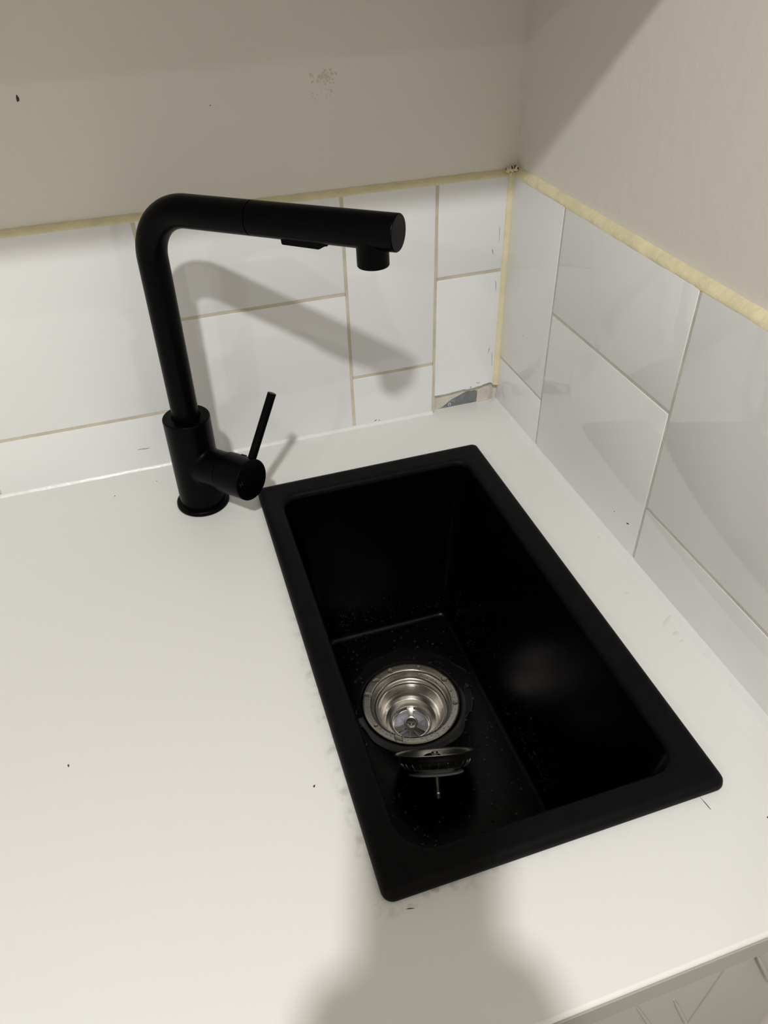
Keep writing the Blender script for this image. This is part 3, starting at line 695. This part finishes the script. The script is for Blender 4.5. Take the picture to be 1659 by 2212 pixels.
# spout: upright, bend, arm up to the seam
RP = 0.01295; RBD = 0.044
ang = AX.angle(HH); tl = RBD * math.tan((math.pi - (math.pi - ang)) / 2)
pts = [B + AX * (HB - 0.006), B + AX * 0.15, B + AX * 0.20]
P0 = T - AX * tl; cen = P0 + HV * RBD
ns = 20
for i in range(ns + 1):
    f = ang * i / ns
    pts.append(cen - HV * (RBD * math.cos(f)) + AX * (RBD * math.sin(f)))
SEAM = 0.1044
pts += [T + HH * 0.07, T + HH * (SEAM - 0.0006)]
obj('spout', sweep(bmesh.new(), pts, RP, n=56), 'black', tap, smooth=True, angle=45)
head = obj('spray_head', lathe(bmesh.new(), T, HH, [(0.0, SEAM - 0.0006), (RP - 0.0009, SEAM - 0.0006), (RP - 0.0009, SEAM), (RP - 0.0003, SEAM + 0.0002), (RP, SEAM + 0.0006), (RP + 0.00025, 0.2240), (RP - 0.0003, 0.2248), (0.0, 0.2248)], 72), 'black', tap, smooth=True, angle=40)
nz = T + HH * 0.2038
AH = (AX - HH * AX.dot(HH)).normalized()
obj('nozzle', lathe(bmesh.new(), nz, -AH, [(0.0, 0.0), (0.0120, 0.0), (0.0120, 0.0246), (0.0116, 0.0252), (0.0105, 0.0252), (0.0100, 0.0240), (0.0, 0.0240)], 56), 'black', head, smooth=True, angle=40)
# rocker under the head
bm = bmesh.new(); SH = HH.cross(AH).normalized()
b0, b1 = 0.1300, 0.1660
lo_ = [(b0 + 0.0, 0.0105), (b0 + 0.0005, 0.0158), (b1 - 0.0035, 0.0164), (b1, 0.0135), (b1 + 0.0035, 0.0135), (b1 + 0.0040, 0.0105)]
prism(bm, [tuple(T + HH * s - AH * d - SH * 0.0055) for s, d in lo_], SH * 0.011)
bmesh.ops.bevel(bm, geom=bm.edges[:], offset=0.0006, segments=2, affect='EDGES')
obj('spray_button', bm, 'black', head, smooth=True, angle=40)
# faint oval mark on the near side of the head
bm = bmesh.new(); oc_ = T + HH * 0.142; nd = (-SH if (-SH).dot(CAM - oc_) > 0 else SH)
nd = (nd * 0.75 + AH * 0.62).normalized(); tg = HH.cross(nd).normalized()
ov = []
for k in range(40):
    f = 2 * math.pi * k / 40; row = []
    for m2 in (1.0, 0.90):
        u, wv_ = 0.0105 * m2 * math.cos(f), 0.0050 * m2 * math.sin(f)
        an = wv_ / RP; row.append(bm.verts.new(oc_ + HH * u + (nd * math.cos(an) + tg * math.sin(an)) * (RP + 0.00022)))
    ov.append(row)
for k in range(40): bm.faces.new((ov[k][0], ov[(k + 1) % 40][0], ov[(k + 1) % 40][1], ov[k][1]))
obj('oval_mark', bm, 'black_print', head, smooth=True)
set_origin(tap, tuple(B))

# ------------------------------------------------------------------ what casts the shadow across the near end: a phone held out over the worktop
def PW(r, u, f): return CAM + RGT * r + UPV * u + FWD * f
ph = thing('phone', 'dark smartphone held above the near end of the sink, out of view', 'phone')
t = bmesh.new()
out_l = rrect(-0.041, 0.024, -0.140, 0.018, 0.010)
prism(t, [tuple(PW(a, b, -0.014)) for a, b in out_l], FWD * 0.008)
obj('phone_body', t, 'phone', ph)
obj('lens_ring', lathe(bmesh.new(), PW(0, 0, -0.006), FWD, [(0.0065, 0.0), (0.009, 0.0), (0.009, 0.0018), (0.0065, 0.0018)], 32, closed=True), 'phone', ph)
set_origin(ph, tuple(PW(-0.02, -0.14, -0.01)))

def skin_chain(name, verts, edges, radii, m, root=0, sub=2):
    me = bpy.data.meshes.new(name); me.from_pydata([tuple(v) for v in verts], edges, []); me.update()
    o = bpy.data.objects.new(name, me); COL.objects.link(o)
    sk = o.modifiers.new('skin', 'SKIN'); sk.use_smooth_shade = True
    for i, r in enumerate(radii):
        d = me.skin_vertices[0].data[i]; d.radius = (r, r); d.use_root = (i == root)
    ss = o.modifiers.new('sub', 'SUBSURF'); ss.levels = sub; ss.render_levels = sub
    dg = bpy.context.evaluated_depsgraph_get(); ev = o.evaluated_get(dg)
    nm = bpy.data.meshes.new_from_object(ev); nm.materials.clear(); nm.materials.append(MAT[m])
    for p_ in nm.polygons: p_.use_smooth = True
    bpy.data.objects.remove(o)
    o = bpy.data.objects.new(name, nm); COL.objects.link(o); return o
# left hand: palm along the left edge of the phone, fingers across its back, thumb on the screen side
def addv(p_, r, par=None):
    vs.append(p_); rs.append(r)
    if par is not None: es.append((par, len(vs) - 1))
    return len(vs) - 1
def grip(sg, e, palm, u_off, label):
    """sg -1 left hand, +1 right; e = phone edge it holds"""
    global vs, es, rs
    vs, es, rs = [], [], []
    w0 = addv(PW(palm[0] + sg * 0.012, palm[1] - 0.045, -0.058), 0.025)
    e1 = addv(PW(palm[0] + sg * 0.050, palm[1] - 0.110, -0.150), 0.031, w0); addv(PW(palm[0] + sg * 0.095, palm[1] - 0.175, -0.270), 0.040, e1)
    pm = addv(PW(palm[0], palm[1], -0.032), 0.025, w0)
    for i, (u0, ln) in enumerate(((-0.084, 0.9), (-0.102, 1.0), (-0.120, 0.95), (-0.136, 0.8))):
        u0 += u_off
        k = addv(PW(e + sg * 0.014, u0 - 0.002, -0.010), 0.0100, pm)
        a1 = addv(PW(e + sg * 0.008, u0, 0.005), 0.0092, k)
        a2 = addv(PW(e - sg * 0.016 * ln, u0 + 0.003, 0.006), 0.0086, a1); addv(PW(e - sg * 0.036 * ln, u0 + 0.002, 0.003), 0.0075, a2)
    t1 = addv(PW(e + sg * 0.010, -0.104 + u_off, -0.036), 0.0125, pm); t2 = addv(PW(e - sg * 0.008, -0.084 + u_off, -0.030), 0.0105, t1); addv(PW(e - sg * 0.026, -0.070 + u_off, -0.025), 0.0088, t2)
    hnd = skin_chain('hand', vs, es, rs, 'skin'); hnd.parent = person
    q = [PW(palm[0] + sg * c, palm[1] - u, f) for c, u, f in ((0.043, 0.100, -0.135), (0.055, 0.118, -0.165), (0.095, 0.175, -0.270), (0.125, 0.225, -0.360))]
    obj('sleeve', sweep(bmesh.new(), q, [0.038, 0.043, 0.050, 0.054], n=28), 'sleeve', person, smooth=True)
vs, es, rs = [], [], []
person = thing('person', 'outstretched hands and dark sleeves holding the phone, out of view', 'person')
grip(-1, -0.041, (-0.028, -0.178), -0.030, '')
grip(1, 0.024, (0.048, -0.160), -0.020, '')
set_origin(person, tuple(PW(-0.175, -0.290, -0.270)))
